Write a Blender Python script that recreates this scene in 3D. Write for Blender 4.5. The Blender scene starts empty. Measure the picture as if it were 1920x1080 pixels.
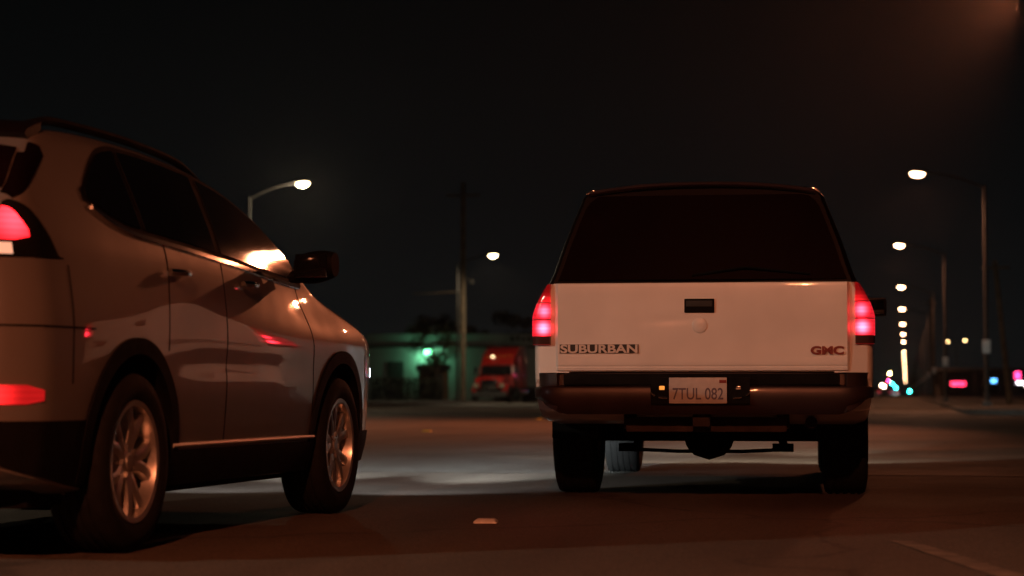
import bpy, bmesh, math, random
import numpy as np
from mathutils import Vector, Matrix, Euler
R = math.radians
PI = math.pi
random.seed(7)
S = bpy.context.scene
COL = S.collection

# ---------------------------------------------------------------- camera
cam_d = bpy.data.cameras.new('camera')
cam = bpy.data.objects.new('camera', cam_d)
COL.objects.link(cam)
cam.location = (0, 0, .63)
cam.rotation_euler = (R(90 + 2.92), 0, R(10.81))
cam_d.sensor_width = 36
cam_d.lens = 72.4
cam_d.clip_end = 6000
cam_d.clip_start = .05
cam_d.dof.use_dof = True
cam_d.dof.focus_distance = 11.6
cam_d.dof.aperture_fstop = 2.3
S.camera = cam

# ---------------------------------------------------------------- world: night sky, faint city glow low down
W = bpy.data.worlds.new('World')
S.world = W
W.use_nodes = True
wn, wl = W.node_tree.nodes, W.node_tree.links
wn.clear()
out = wn.new('ShaderNodeOutputWorld')
sky = wn.new('ShaderNodeTexSky'); sky.sky_type = 'NISHITA'; sky.sun_disc = False
sky.sun_elevation = R(-8); sky.sun_rotation = R(200)
bg1 = wn.new('ShaderNodeBackground'); bg1.inputs[1].default_value = .05
wl.new(sky.outputs[0], bg1.inputs[0])
tc = wn.new('ShaderNodeTexCoord'); sep = wn.new('ShaderNodeSeparateXYZ')
wl.new(tc.outputs['Generated'], sep.inputs[0])
ramp = wn.new('ShaderNodeValToRGB')
cr = ramp.color_ramp
cr.elements[0].position = 0; cr.elements[0].color = (.0048, .0054, .0056, 1)
cr.elements[1].position = .5; cr.elements[1].color = (.0007, .0010, .0011, 1)
e = cr.elements.new(.09); e.color = (.0026, .0031, .0033, 1)
e = cr.elements.new(.20); e.color = (.0010, .0015, .0016, 1)
wl.new(sep.outputs[2], ramp.inputs[0])
bg2 = wn.new('ShaderNodeBackground'); bg2.inputs[1].default_value = 1
wl.new(ramp.outputs[0], bg2.inputs[0])
add = wn.new('ShaderNodeAddShader')
wl.new(bg1.outputs[0], add.inputs[0]); wl.new(bg2.outputs[0], add.inputs[1])
wl.new(add.outputs[0], out.inputs[0])

# ---------------------------------------------------------------- exposure and sampling
S.view_settings.view_transform = 'Standard'
S.view_settings.look = 'None'
S.view_settings.gamma = 1
S.view_settings.exposure = 0
S.render.engine = 'CYCLES'
S.cycles.use_denoising = True
S.cycles.sample_clamp_indirect = 6
S.cycles.max_bounces = 6
S.cycles.volume_bounces = 0
S.cycles.blur_glossy = .3

SODIUM = (1.0, .26, .105)
PINKISH = (1.0, .40, .20)
WARM = (1.0, .80, .52)
LAMP_W = 3300
LEFT_W = 1900

# ---------------------------------------------------------------- materials
MATS = {}
def pbr(name, col, rough=.5, metal=0, coat=0, var=.0, scale=20, bump=0, emit=None, es=0, spec=.5, coord='Object', col2=None):
    if name in MATS: return MATS[name]
    m = bpy.data.materials.new(name); m.use_nodes = True
    nt = m.node_tree; b = nt.nodes['Principled BSDF']
    b.inputs['Base Color'].default_value = (*col, 1)
    b.inputs['Roughness'].default_value = rough
    b.inputs['Metallic'].default_value = metal
    b.inputs['Coat Weight'].default_value = coat
    b.inputs['Coat Roughness'].default_value = .03
    b.inputs['Specular IOR Level'].default_value = spec
    if emit:
        b.inputs['Emission Color'].default_value = (*emit, 1)
        b.inputs['Emission Strength'].default_value = es
    if var or bump:
        t = nt.nodes.new('ShaderNodeTexCoord')
        n = nt.nodes.new('ShaderNodeTexNoise'); n.inputs['Scale'].default_value = scale
        n.inputs['Detail'].default_value = 6
        nt.links.new(t.outputs[coord], n.inputs['Vector'])
        if var:
            mx = nt.nodes.new('ShaderNodeMix'); mx.data_type = 'RGBA'
            c2 = col2 or tuple(c * (1 - var) for c in col)
            mx.inputs[6].default_value = (*col, 1); mx.inputs[7].default_value = (*c2, 1)
            rp = nt.nodes.new('ShaderNodeMapRange'); rp.inputs[1].default_value = .35; rp.inputs[2].default_value = .65
            nt.links.new(n.outputs[0], rp.inputs[0]); nt.links.new(rp.outputs[0], mx.inputs[0])
            nt.links.new(mx.outputs[2], b.inputs['Base Color'])
            r2 = nt.nodes.new('ShaderNodeMapRange'); r2.inputs[3].default_value = rough * .85; r2.inputs[4].default_value = min(1, rough * 1.25)
            nt.links.new(n.outputs[0], r2.inputs[0]); nt.links.new(r2.outputs[0], b.inputs['Roughness'])
        if bump:
            bp = nt.nodes.new('ShaderNodeBump'); bp.inputs['Strength'].default_value = bump; bp.inputs['Distance'].default_value = .01
            nt.links.new(n.outputs[0], bp.inputs['Height']); nt.links.new(bp.outputs[0], b.inputs['Normal'])
    MATS[name] = m
    return m

def asphalt(name, c1, c2, rough=.75):
    m = bpy.data.materials.new(name); m.use_nodes = True
    nt = m.node_tree; b = nt.nodes['Principled BSDF']; N = nt.nodes.new; L = nt.links.new
    t = N('ShaderNodeTexCoord')
    big = N('ShaderNodeTexNoise'); big.inputs['Scale'].default_value = .35; big.inputs['Detail'].default_value = 8; big.inputs['Roughness'].default_value = .65
    fine = N('ShaderNodeTexNoise'); fine.inputs['Scale'].default_value = 90; fine.inputs['Detail'].default_value = 4
    mp = N('ShaderNodeMapping'); mp.inputs['Scale'].default_value = (1.6, .12, 1)
    trk = N('ShaderNodeTexNoise'); trk.inputs['Scale'].default_value = 1.1; trk.inputs['Detail'].default_value = 3
    vor = N('ShaderNodeTexVoronoi'); vor.feature = 'DISTANCE_TO_EDGE'; vor.inputs['Scale'].default_value = .28
    wob = N('ShaderNodeTexNoise'); wob.inputs['Scale'].default_value = 1.2; wob.inputs['Detail'].default_value = 4
    vadd = N('ShaderNodeMixRGB'); vadd.blend_type = 'ADD'; vadd.inputs[0].default_value = .9
    L(t.outputs['Object'], wob.inputs['Vector']); L(t.outputs['Object'], vadd.inputs[1]); L(wob.outputs['Color'], vadd.inputs[2])
    L(vadd.outputs[0], vor.inputs['Vector'])
    for n in (big, fine): L(t.outputs['Object'], n.inputs['Vector'])
    L(t.outputs['Object'], mp.inputs['Vector']); L(mp.outputs[0], trk.inputs['Vector'])
    mx = N('ShaderNodeMix'); mx.data_type = 'RGBA'
    mx.inputs[6].default_value = (*c1, 1); mx.inputs[7].default_value = (*c2, 1)
    s1 = N('ShaderNodeMath'); s1.operation = 'ADD'; L(big.outputs[0], s1.inputs[0]); L(trk.outputs[0], s1.inputs[1])
    mr = N('ShaderNodeMapRange'); mr.inputs[1].default_value = .75; mr.inputs[2].default_value = 1.25; L(s1.outputs[0], mr.inputs[0])
    L(mr.outputs[0], mx.inputs[0])
    m2 = N('ShaderNodeMix'); m2.data_type = 'RGBA'; m2.blend_type = 'MULTIPLY'; m2.inputs[0].default_value = 1
    fr = N('ShaderNodeMapRange'); fr.inputs[1].default_value = .3; fr.inputs[2].default_value = .7; fr.inputs[3].default_value = .45; fr.inputs[4].default_value = 1.55
    L(fine.outputs[0], fr.inputs[0]); L(mx.outputs[2], m2.inputs[6]); L(fr.outputs[0], m2.inputs[7])
    ck = N('ShaderNodeMapRange'); ck.inputs[1].default_value = .0; ck.inputs[2].default_value = .012; ck.inputs[3].default_value = .55; ck.inputs[4].default_value = 1
    L(vor.outputs['Distance'], ck.inputs[0])
    m3 = N('ShaderNodeMix'); m3.data_type = 'RGBA'; m3.blend_type = 'MULTIPLY'; m3.inputs[0].default_value = 1
    L(m2.outputs[2], m3.inputs[6]); L(ck.outputs[0], m3.inputs[7])
    L(m3.outputs[2], b.inputs['Base Color'])
    rr = N('ShaderNodeMapRange'); rr.inputs[1].default_value = .3; rr.inputs[2].default_value = .7; rr.inputs[3].default_value = rough - .15; rr.inputs[4].default_value = rough + .1
    L(big.outputs[0], rr.inputs[0]); L(rr.outputs[0], b.inputs['Roughness'])
    bp = N('ShaderNodeBump'); bp.inputs['Strength'].default_value = .5; bp.inputs['Distance'].default_value = .006
    L(fine.outputs[0], bp.inputs['Height']); L(bp.outputs[0], b.inputs['Normal'])
    b.inputs['Specular IOR Level'].default_value = .3
    return m

def glow_lamp(name, col, centres, s0, s1, rad, base=(.25, .004, .006)):
    """a lens lit by bulbs: emission brightest in front of each bulb (object space)"""
    m = bpy.data.materials.new(name); m.use_nodes = True
    nt = m.node_tree; b = nt.nodes['Principled BSDF']; N = nt.nodes.new; L = nt.links.new
    t = N('ShaderNodeTexCoord'); prev = None
    for c in centres:
        d = N('ShaderNodeVectorMath'); d.operation = 'DISTANCE'; d.inputs[1].default_value = c
        L(t.outputs['Object'], d.inputs[0])
        mr = N('ShaderNodeMapRange'); mr.interpolation_type = 'SMOOTHSTEP'
        mr.inputs[1].default_value = 0; mr.inputs[2].default_value = rad; mr.inputs[3].default_value = 1; mr.inputs[4].default_value = 0
        L(d.outputs['Value'], mr.inputs[0])
        if prev is None: prev = mr.outputs[0]
        else:
            a = N('ShaderNodeMath'); a.operation = 'MAXIMUM'; L(prev, a.inputs[0]); L(mr.outputs[0], a.inputs[1]); prev = a.outputs[0]
    p = N('ShaderNodeMath'); p.operation = 'POWER'; p.inputs[1].default_value = 2.0; L(prev, p.inputs[0])
    mr = N('ShaderNodeMapRange'); mr.inputs[3].default_value = s0; mr.inputs[4].default_value = s1
    L(p.outputs[0], mr.inputs[0])
    wv = N('ShaderNodeTexWave'); wv.bands_direction = 'Z'; wv.inputs['Scale'].default_value = 14
    L(t.outputs['Object'], wv.inputs['Vector'])
    w2 = N('ShaderNodeMapRange'); w2.inputs[3].default_value = .85; w2.inputs[4].default_value = 1.08; L(wv.outputs['Fac'], w2.inputs[0])
    mm = N('ShaderNodeMath'); mm.operation = 'MULTIPLY'; L(mr.outputs[0], mm.inputs[0]); L(w2.outputs[0], mm.inputs[1])
    b.inputs['Base Color'].default_value = (*base, 1); b.inputs['Roughness'].default_value = .15
    b.inputs['Emission Color'].default_value = (*col, 1)
    L(mm.outputs[0], b.inputs['Emission Strength'])
    return m

M = dict(
    badge=pbr('silver_badge', (.55, .53, .51), .4, metal=.2),
    gloss_black=pbr('gloss_black', (.004, .004, .004), .2, spec=.25),
    asphalt=asphalt('worn_asphalt', (.060, .047, .037), (.108, .086, .068)),
    concrete_road=asphalt('pale_pavement', (.060, .054, .048), (.092, .085, .076), .7),
    verge=pbr('verge_concrete', (.055, .05, .045), .85, var=.4, scale=3, bump=.3),
    kerb=pbr('kerb_concrete', (.13, .125, .115), .8, var=.3, scale=6),
    dirt=pbr('dirt_ground', (.045, .04, .033), .95, var=.5, scale=.6),
    white_paint=pbr('white_car_paint', (.76, .74, .72), .35, coat=.7, var=.13, scale=2.5),
    dark_paint=pbr('dark_maroon_paint', (.006, .003, .003), .35, spec=.12, coat=.06, var=.2, scale=5),
    silver_paint=pbr('silver_car_paint', (.175, .155, .142), .42, metal=.3, coat=1, var=.05, scale=4),
    glass=pbr('tinted_glass', (.006, .006, .007), .05, coat=.5),
    rear_glass=pbr('tinted_rear_glass', (.007, .0022, .0022), .16, spec=.25, var=.3, scale=6),
    black=pbr('black_plastic', (.006, .0055, .0055), .7, spec=.08, var=.3, scale=12),
    grime=pbr('underbody_grime', (.007, .006, .006), .9, spec=.1, var=.4, scale=15),
    bumper=pbr('painted_bumper_steel', (.048, .030, .030), .40, metal=.35, coat=.2, var=.3, scale=5),
    rust=pbr('rusty_frame_steel', (.035, .02, .016), .7, metal=.4, var=.5, scale=12),
    chrome=pbr('chrome', (.75, .74, .72), .12, metal=1),
    alloy=pbr('silver_alloy', (.62, .58, .54), .3, metal=.85, var=.15, scale=10),
    tyre=pbr('tyre_rubber', (.009, .0085, .0085), .85, spec=.2, var=.3, scale=20),
    steel=pbr('galvanised_steel', (.05, .047, .044), .7, metal=.0, spec=.2, var=.3, scale=4),
    wood=pbr('weathered_wood_pole', (.10, .07, .042), .85, var=.5, scale=3, bump=.4),
    wall=pbr('stucco_wall', (.42, .43, .42), .9, var=.15, scale=.7),
    trim=pbr('dark_trim', (.03, .03, .03), .7, var=.2, scale=3),
    brown=pbr('brown_boards', (.14, .08, .04), .8, var=.4, scale=2),
    red_paint=pbr('red_truck_paint', (.30, .008, .006), .35, coat=.7, var=.12, scale=2),
    plate=pbr('plate_white', (.40, .37, .36), .4, var=.1, scale=30),
    ink=pbr('plate_ink', (.075, .06, .09), .5),
    red_ink=pbr('red_badge', (.16, .006, .008), .4),
    leaf=pbr('leaves', (.05, .07, .025), .7, var=.5, scale=2),
    leaf_dark=pbr('dark_leaves', (.022, .030, .014), .8, var=.5, scale=2),
    bark=pbr('bark', (.07, .05, .035), .9, var=.4, scale=5),
    marker=pbr('marker_ceramic', (.62, .60, .57), .5, var=.2, scale=40),
    marker_y=pbr('marker_yellow', (.65, .42, .03), .4, emit=(.9, .6, .05), es=0),
    line=pbr('road_paint', (.40, .38, .35), .7, var=.6, scale=5),
    worn=pbr('worn_road_paint', (.20, .15, .11), .75, var=.55, scale=7),
    sign=pbr('sign_sheet', (.62, .62, .60), .5, var=.1, scale=4),
    lamp_sod=pbr('lamp_bowl_sodium', (.8, .7, .6), .3, emit=(1, .56, .30), es=30),
    lamp_warm=pbr('lamp_bowl_white', (.8, .8, .7), .3, emit=(1, .80, .42), es=24),
    dark_facade=pbr('dark_facade', (.07, .06, .055), .85, var=.3, scale=.5),
)

# ---------------------------------------------------------------- mesh helpers
class MB:
    def __init__(s): s.v = []; s.f = []
    def addv(s, pts): b = len(s.v); s.v += [tuple(p) for p in pts]; return b
    def box(s, c, d, rz=0, ry=0, rx=0):
        m = Euler((rx, ry, rz)).to_matrix(); b = len(s.v)
        for k in range(8):
            p = Vector(((k & 1) - .5, ((k >> 1) & 1) - .5, ((k >> 2) & 1) - .5))
            p = m @ Vector((p.x * d[0], p.y * d[1], p.z * d[2])) + Vector(c); s.v.append(tuple(p))
        for q in ((0, 2, 3, 1), (4, 5, 7, 6), (0, 1, 5, 4), (2, 6, 7, 3), (0, 4, 6, 2), (1, 3, 7, 5)):
            s.f.append(tuple(b + i for i in q))
        return s
    def grid(s, rows, wrap=False, close=False, flip=False):
        n = len(rows[0]); b = len(s.v)
        for r in rows: s.v += [tuple(p) for p in r]
        R_ = len(rows)
        for i in range(R_ if close else R_ - 1):
            for j in range(n if wrap else n - 1):
                a = b + i * n + j; a2 = b + i * n + (j + 1) % n
                c = b + ((i + 1) % R_) * n + (j + 1) % n; d = b + ((i + 1) % R_) * n + j
                s.f.append((a, d, c, a2) if flip else (a, a2, c, d))
        return b
    def cap(s, ring, flip=False):
        b = s.addv(ring); n = len(ring); c = s.addv([tuple(np.mean(np.array(ring), axis=0))])
        for i in range(n):
            q = (b + i, b + (i + 1) % n, c); s.f.append(q[::-1] if flip else q)
    def tube(s, path, r, seg=8, cap=True):
        path = [Vector(p) for p in path]; rows = []
        rr = r if hasattr(r, '__len__') else [r] * len(path)
        for i, p in enumerate(path):
            t = (path[min(i + 1, len(path) - 1)] - path[max(i - 1, 0)]).normalized()
            u = t.cross(Vector((0, 0, 1)) if abs(t.z) < .9 else Vector((1, 0, 0))).normalized(); w = t.cross(u)
            rows.append([p + (u * math.cos(2 * PI * k / seg) + w * math.sin(2 * PI * k / seg)) * rr[i] for k in range(seg)])
        s.grid(rows, wrap=True)
        if cap: s.cap(rows[0], True); s.cap(rows[-1])
        return s
    def lathe(s, prof, seg=40, axis='x', o=(0, 0, 0)):
        """prof: (r, along)"""
        rows = []
        for r, a in prof:
            row = []
            for k in range(seg):
                c, q = r * math.cos(2 * PI * k / seg), r * math.sin(2 * PI * k / seg)
                p = (a, c, q) if axis == 'x' else ((c, q, a) if axis == 'z' else (c, a, q))
                row.append((p[0] + o[0], p[1] + o[1], p[2] + o[2]))
            rows.append(row)
        s.grid(rows, wrap=True); return s
    def prism(s, poly, z0, z1):
        b = s.addv([(x, y, z0) for x, y in poly] + [(x, y, z1) for x, y in poly]); n = len(poly)
        s.f.append(tuple(b + i for i in range(n))[::-1]); s.f.append(tuple(b + n + i for i in range(n)))
        for i in range(n): s.f.append((b + i, b + (i + 1) % n, b + n + (i + 1) % n, b + n + i))
        return s
    def prism_x(s, poly, x0, x1):
        """poly in (y, z), extruded along x"""
        b = s.addv([(x0, y, z) for y, z in poly] + [(x1, y, z) for y, z in poly]); n = len(poly)
        s.f.append(tuple(b + i for i in range(n))[::-1]); s.f.append(tuple(b + n + i for i in range(n)))
        for i in range(n): s.f.append((b + i, b + (i + 1) % n, b + n + (i + 1) % n, b + n + i))
        return s
    def ellipsoid(s, c, r, seg=16, rings=9, z0=-1, z1=1):
        rows = []
        for i in range(rings + 1):
            z = z0 + (z1 - z0) * i / rings; q = math.sqrt(max(0, 1 - z * z)) + 1e-4
            rows.append([(c[0] + r[0] * q * math.cos(2 * PI * k / seg), c[1] + r[1] * q * math.sin(2 * PI * k / seg), c[2] + r[2] * z) for k in range(seg)])
        s.grid(rows, wrap=True); s.cap(rows[0], True); s.cap(rows[-1]); return s
    def build(s, name, mat, parent=None, bevel=0, smooth=35, weld=True):
        me = bpy.data.meshes.new(name); bm = bmesh.new()
        vs = [bm.verts.new(p) for p in s.v]
        for q in s.f:
            try: bm.faces.new([vs[i] for i in q])
            except ValueError: pass
        if weld: bmesh.ops.remove_doubles(bm, verts=bm.verts, dist=1e-5)
        bmesh.ops.recalc_face_normals(bm, faces=bm.faces)
        if bevel:
            ed = [e_ for e_ in bm.edges if len(e_.link_faces) == 2 and e_.calc_face_angle(0) > R(30)]
            bmesh.ops.bevel(bm, geom=ed, offset=bevel, segments=2, profile=.7, affect='EDGES', clamp_overlap=True)
        for f_ in bm.faces: f_.smooth = True
        bm.to_mesh(me); bm.free()
        me.set_sharp_from_angle(angle=R(smooth))
        if mat: me.materials.append(mat)
        o = bpy.data.objects.new(name, me); COL.objects.link(o)
        if parent: o.parent = parent
        return o

def tag(o, label=None, cat=None, group=None, kind=None):
    if label: o['label'] = label
    if cat: o['category'] = cat
    if group: o['group'] = group
    if kind: o['kind'] = kind
    return o
def empty(name, loc=(0, 0, 0), rz=0, label=None, cat=None, group=None):
    o = bpy.data.objects.new(name, None); COL.objects.link(o)
    o.location = loc; o.rotation_euler = (0, 0, rz); o.empty_display_size = .3
    return tag(o, label, cat, group)
def dup(root, loc=None, rz=None, label=None, group=None):
    def cp(o, par):
        c = o.copy(); COL.objects.link(c)
        if par: c.parent = par
        for ch in list(o.children): cp(ch, c)
        return c
    c = cp(root, None)
    if loc is not None: c.location = loc
    if rz is not None: c.rotation_euler = (0, 0, rz)
    if label: c['label'] = label
    if group: c['group'] = group
    return c
def inst(o, parent, loc=None, rot=None):
    c = o.copy(); COL.objects.link(c); c.parent = parent
    if loc is not None: c.location = loc
    if rot is not None: c.rotation_euler = rot
    for ch in list(o.children):
        d = ch.copy(); COL.objects.link(d); d.parent = c
    return c
def spot(name, parent, loc, rot, power, col, size, blend=.4, rad=.05):
    l = bpy.data.lights.new(name, 'SPOT'); l.energy = power; l.color = col; l.spot_size = R(size); l.spot_blend = blend; l.shadow_soft_size = rad
    o = bpy.data.objects.new(name, l); COL.objects.link(o); o.parent = parent; o.location = loc; o.rotation_euler = rot
    return o
def text_mesh(name, body, size, width, mat, parent, loc, rot, extrude=.003, bold=.0):
    c = bpy.data.curves.new(name, 'FONT'); c.body = body; c.size = size; c.extrude = extrude; c.offset = bold
    c.align_x = 'CENTER'; c.align_y = 'CENTER'
    t = bpy.data.objects.new('tmp_text', c); COL.objects.link(t)
    dg = bpy.context.evaluated_depsgraph_get(); me = bpy.data.meshes.new_from_object(t.evaluated_get(dg))
    bpy.data.objects.remove(t)
    xs = [v.co.x for v in me.vertices]; k = width / (max(xs) - min(xs)); mid = (max(xs) + min(xs)) / 2
    ys = [v.co.y for v in me.vertices]; my = (max(ys) + min(ys)) / 2
    for v in me.vertices: v.co.x = (v.co.x - mid) * k; v.co.y -= my
    me.materials.clear(); me.materials.append(mat); me.name = name
    o = bpy.data.objects.new(name, me); COL.objects.link(o); o.parent = parent; o.location = loc; o.rotation_euler = rot
    return o
def pchip(xs, ys):
    xs = np.array(xs, float); ys = np.array(ys, float); h = np.diff(xs); d = np.diff(ys) / h
    m = np.zeros(len(xs)); m[0] = d[0]; m[-1] = d[-1]
    for i in range(1, len(xs) - 1):
        if d[i - 1] * d[i] > 0:
            w1 = 2 * h[i] + h[i - 1]; w2 = h[i] + 2 * h[i - 1]; m[i] = (w1 + w2) / (w1 / d[i - 1] + w2 / d[i])
    def fn(x):
        x = min(max(x, xs[0]), xs[-1]); i = min(max(int(np.searchsorted(xs, x)) - 1, 0), len(h) - 1)
        t = (x - xs[i]) / h[i]
        return float((2*t**3-3*t**2+1)*ys[i] + (t**3-2*t**2+t)*h[i]*m[i] + (-2*t**3+3*t**2)*ys[i+1] + (t**3-t**2)*h[i]*m[i+1])
    return fn
def P(*pts): return pchip([p[0] for p in pts], [p[1] for p in pts])

def cut_cylinders(o, cyls, mat):
    """cut wheel wells (y, z, radius, x0, x1) out of a closed body; the cut faces get mat"""
    o.data.materials.append(mat)
    for (cy, cz, rad, x0, x1) in cyls:
        b = MB(); seg = 48
        r0 = [(x0, cy + rad * math.cos(2*PI*k/seg), cz + rad * math.sin(2*PI*k/seg)) for k in range(seg)]
        r1 = [(x1, p[1], p[2]) for p in r0]
        b.grid([r0, r1], wrap=True); b.cap(r0, True); b.cap(r1)
        c = b.build('cutter', None, o.parent)
        md = o.modifiers.new('cut', 'BOOLEAN'); md.operation = 'DIFFERENCE'; md.object = c; md.solver = 'EXACT'
        bpy.context.view_layer.update(); dg = bpy.context.evaluated_depsgraph_get()
        me = bpy.data.meshes.new_from_object(o.evaluated_get(dg))
        o.modifiers.remove(md); o.data = me
        bpy.data.objects.remove(c)
    for p in o.data.polygons:
        c = p.center
        for (cy, cz, rad, x0, x1) in cyls:
            d = math.hypot(c.y - cy, c.z - cz)
            inx = min(x0, x1) - .01 < c.x < max(x0, x1) + .01
            if inx and (abs(d - rad) < .004 or (d < rad and min(abs(c.x - x0), abs(c.x - x1)) < .004)):
                p.material_index = 1
        p.use_smooth = True
    o.data.set_sharp_from_angle(angle=R(35))

# ================================================================= SETTING
def sheet(name, poly, z, mat):
    b = MB(); i = b.addv([(x, y, z) for x, y in poly]); b.f.append(tuple(range(i, i + len(poly))))
    return tag(b.build(name, mat), kind='structure')
sheet('ground', [(-1500, -200), (1500, -200), (1500, 2200), (-1500, 2200)], 0, M['dirt'])
sheet('road', [(-25.3, -150), (1.7, -150), (1.7, 2100), (-25.3, 2100)], .004, M['asphalt'])
sheet('cross_street', [(-300, 14.6), (300, 17.2), (300, 57), (-300, 57)], .008, M['concrete_road'])
def corner_block(name, x, y, sx, sy, lx, ly, r=6):
    """raised pavement block whose rounded corner is at (x, y), growing to sx, sy"""
    pts = [(x + sx * (r - r * math.sin(a)), y + sy * (r - r * math.cos(a))) for a in np.linspace(0, PI / 2, 10)]
    pts = [(p[0], p[1]) for p in pts]
    poly = [(x + sx * lx, y)] + pts + [(x, y + sy * ly), (x + sx * lx, y + sy * ly)]
    b = MB().prism(poly, .0, .14)
    o = tag(b.build(name, M['verge'], bevel=.02), kind='structure')
    k = MB()
    path = [(x + sx * lx, y)] + pts + [(x, y + sy * ly)]
    prof = [(-.005, .0), (-.005, .146), (.15, .146)]
    rows = []
    for i, p in enumerate(path):
        a = Vector(path[min(i + 1, len(path) - 1)]) - Vector(path[max(i - 1, 0)]); a.normalize()
        n = Vector((-a.y, a.x)) * (1 if sx * sy < 0 else -1)
        rows.append([(p[0] + n.x * q, p[1] + n.y * q, z) for q, z in prof])
    k.grid(rows)
    tag(k.build(name + '_kerb', M['kerb'], smooth=20), kind='structure')
corner_block('pavement', 1.7, 58.5, 1, 1, 120, 1900)
corner_block('pavement', -25.3, 60, -1, 1, 120, 1900)
corner_block('pavement', 1.7, 13, 1, -1, 100, 120, 8)
corner_block('pavement', -25.3, 13, -1, -1, 100, 120, 8)
sheet('crosswalk_line', [(-24.5, 57.35), (1.2, 57.35), (1.2, 57.75), (-24.5, 57.75)], .012, M['line'])
sheet('crosswalk_line', [(-24.5, 60.5), (1.2, 60.5), (1.2, 60.9), (-24.5, 60.9)], .012, M['line'])
sheet('worn_lane_line', [(-.07, 8.9), (.03, 8.85), (.42, 7.2), (.30, 7.2)], .0075, M['worn'])

tag(MB().prism([(4.9 + 1.1 * math.cos(a), 43.6 + 1.6 * math.sin(a)) for a in np.linspace(0, 2 * PI, 24, endpoint=False)], 0, .145).build('traffic_island', M['kerb'], bevel=.02), kind='structure')

# raised road markers
def road_marker(loc, mat, label, rz=0, s=.056):
    b = MB(); rows = []
    for k, z in ((1, 0), (.98, .008), (.72, .020)):
        rows.append([(x * s * k, y * s * k, z) for x, y in ((-1, -1), (1, -1), (1, 1), (-1, 1))])
    b.grid(rows, wrap=True); b.cap(rows[-1])
    o = b.build('road_marker', mat, bevel=.003); o.location = loc; o.rotation_euler = (0, 0, rz)
    return tag(o, label, 'road marker', 'raised markers on the road')
road_marker((-2.0, 9.8, .004), M['marker'], 'small pale square raised marker on the asphalt between the two near vehicles', R(6))
road_marker((-7.63, 32.6, .008), M['marker_y'], 'small yellow raised marker on the road right of the grey vehicle', 0, .07)
road_marker((-8.5, 48.0, .008), M['marker_y'], 'tiny yellow raised marker on the road beside the white tailgate truck', 0, .07)

# ================================================================= STREET LAMPS
def make_lamp(lens_mat, run, sign):
    """arm reaches along -x; base at origin"""
    root = empty('street_lamp')
    H = 8.35
    MB().tube([(0, 0, .0), (0, 0, .25), (0, 0, H)], [.115, .10, .055], 12).build('pole', M['steel'], root)
    pts = [(-run * t, 0, H - .12 + .62 * math.sin(t * PI / 2) ** .9) for t in np.linspace(0, 1, 12)]
    MB().tube(pts, [.038] * 12, 8).build('arm', M['steel'], root)
    lb = MB(); zc = H + .50
    rows = []
    for t in np.linspace(0, 1, 12):
        w = .17 * math.sin(PI * (.12 + .80 * t)) ** .6; h = .09 * math.sin(PI * (.1 + .84 * t)) ** .7
        rows.append([(-run + .22 - .72 * t, w * math.cos(a), zc + .06 + h * math.sin(a)) for a in np.linspace(0, 2 * PI, 14, endpoint=False)])
    lb.grid(rows, wrap=True); lb.cap(rows[0]); lb.cap(rows[-1])
    hd = lb.build('luminaire', M['steel'], root, smooth=60)
    MB().ellipsoid((-run - .20, 0, zc + .01), (.27, .15, .17), 16, 7, -1, .25).build('lens', lens_mat, hd, smooth=60)
    b = MB(); b.box((0, -.0, .10), (.34, .34, .2)); b.build('base', M['kerb'], root, bevel=.02)
    if sign:
        MB().box((0, -.125, 2.24), (.30, .008, .50)).build('sign_plate', M['sign'], root, bevel=.002)
    return root, zc - .2
def lamp_light(root, run, z, power, col, size=176, blend=.7, rot=(0, 0, 0)):
    l = bpy.data.lights.new('lamp_light', 'SPOT'); l.spot_size = R(size); l.spot_blend = blend; l.energy = power; l.color = col; l.shadow_soft_size = .14
    o = bpy.data.objects.new('lamp_light', l); COL.objects.link(o); o.parent = root; o.location = (-run - .2, 0, z - .12); o.rotation_euler = rot
    return o
RUN = 2.28
rightX = -.27
lampR, zl = make_lamp(M['lamp_sod'], RUN, True)
lampR.location = (.52 + RUN + .2, 79.6, .14)
GR = 'street lamps along the right kerb'
tag(lampR, 'tallest visible street lamp of the right row, white sign plate on its pole', 'street lamp', GR)
labels = ['street lamp second from the top in the receding right row, white plate on its pole',
          'street lamp third from the top in the receding right row',
          'street lamp fourth from the top in the receding right row',
          'street lamp fifth from the top in the receding right row',
          'street lamp sixth from the top in the receding right row',
          'street lamp seventh from the top in the receding right row',
          'street lamp eighth from the top in the receding right row']
ys = [118.2, 165, 208, 253.5, 297, 341, 423]
LR = []
for y, lb in zip(ys, labels):
    LR.append(dup(lampR, (rightX + RUN + .2, y, .14), 0, lb, GR))
far_y = [468 + 46 * k for k in range(26)]
for y in far_y:
    LR.append(dup(lampR, (rightX + RUN + .2, y, .14), 0, 'far street lamp merging with its neighbours into the bright column of lights at the horizon', GR))
nearR = [dup(lampR, (2.42 + RUN + .2, 43.6, .14), 0, 'street lamp just above the top right corner whose glow tints the sky', GR),
         dup(lampR, (.5 + RUN + .2, -9.0, .14), 0, 'street lamp on the right kerb behind the viewer', GR)]
for i, l in enumerate([lampR] + LR[:5]):
    lamp_light(l, RUN, zl, LAMP_W * .65, PINKISH)
lamp_light(nearR[0], RUN, zl, LAMP_W * 6.5, SODIUM, 132, 1, (R(-84), 0, R(-67)))
lamp_light(nearR[1], RUN, zl, LAMP_W * 4.1, SODIUM)
lampL, zl = make_lamp(M['lamp_warm'], 2.0, False)
lampL.location = (-25.75, 78.8, .14); lampL.rotation_euler = (0, 0, PI)
GL = 'street lamps along the left kerb'
tag(lampL, 'steel street lamp with bright head rising behind the roof of the grey vehicle', 'street lamp', GL)
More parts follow.
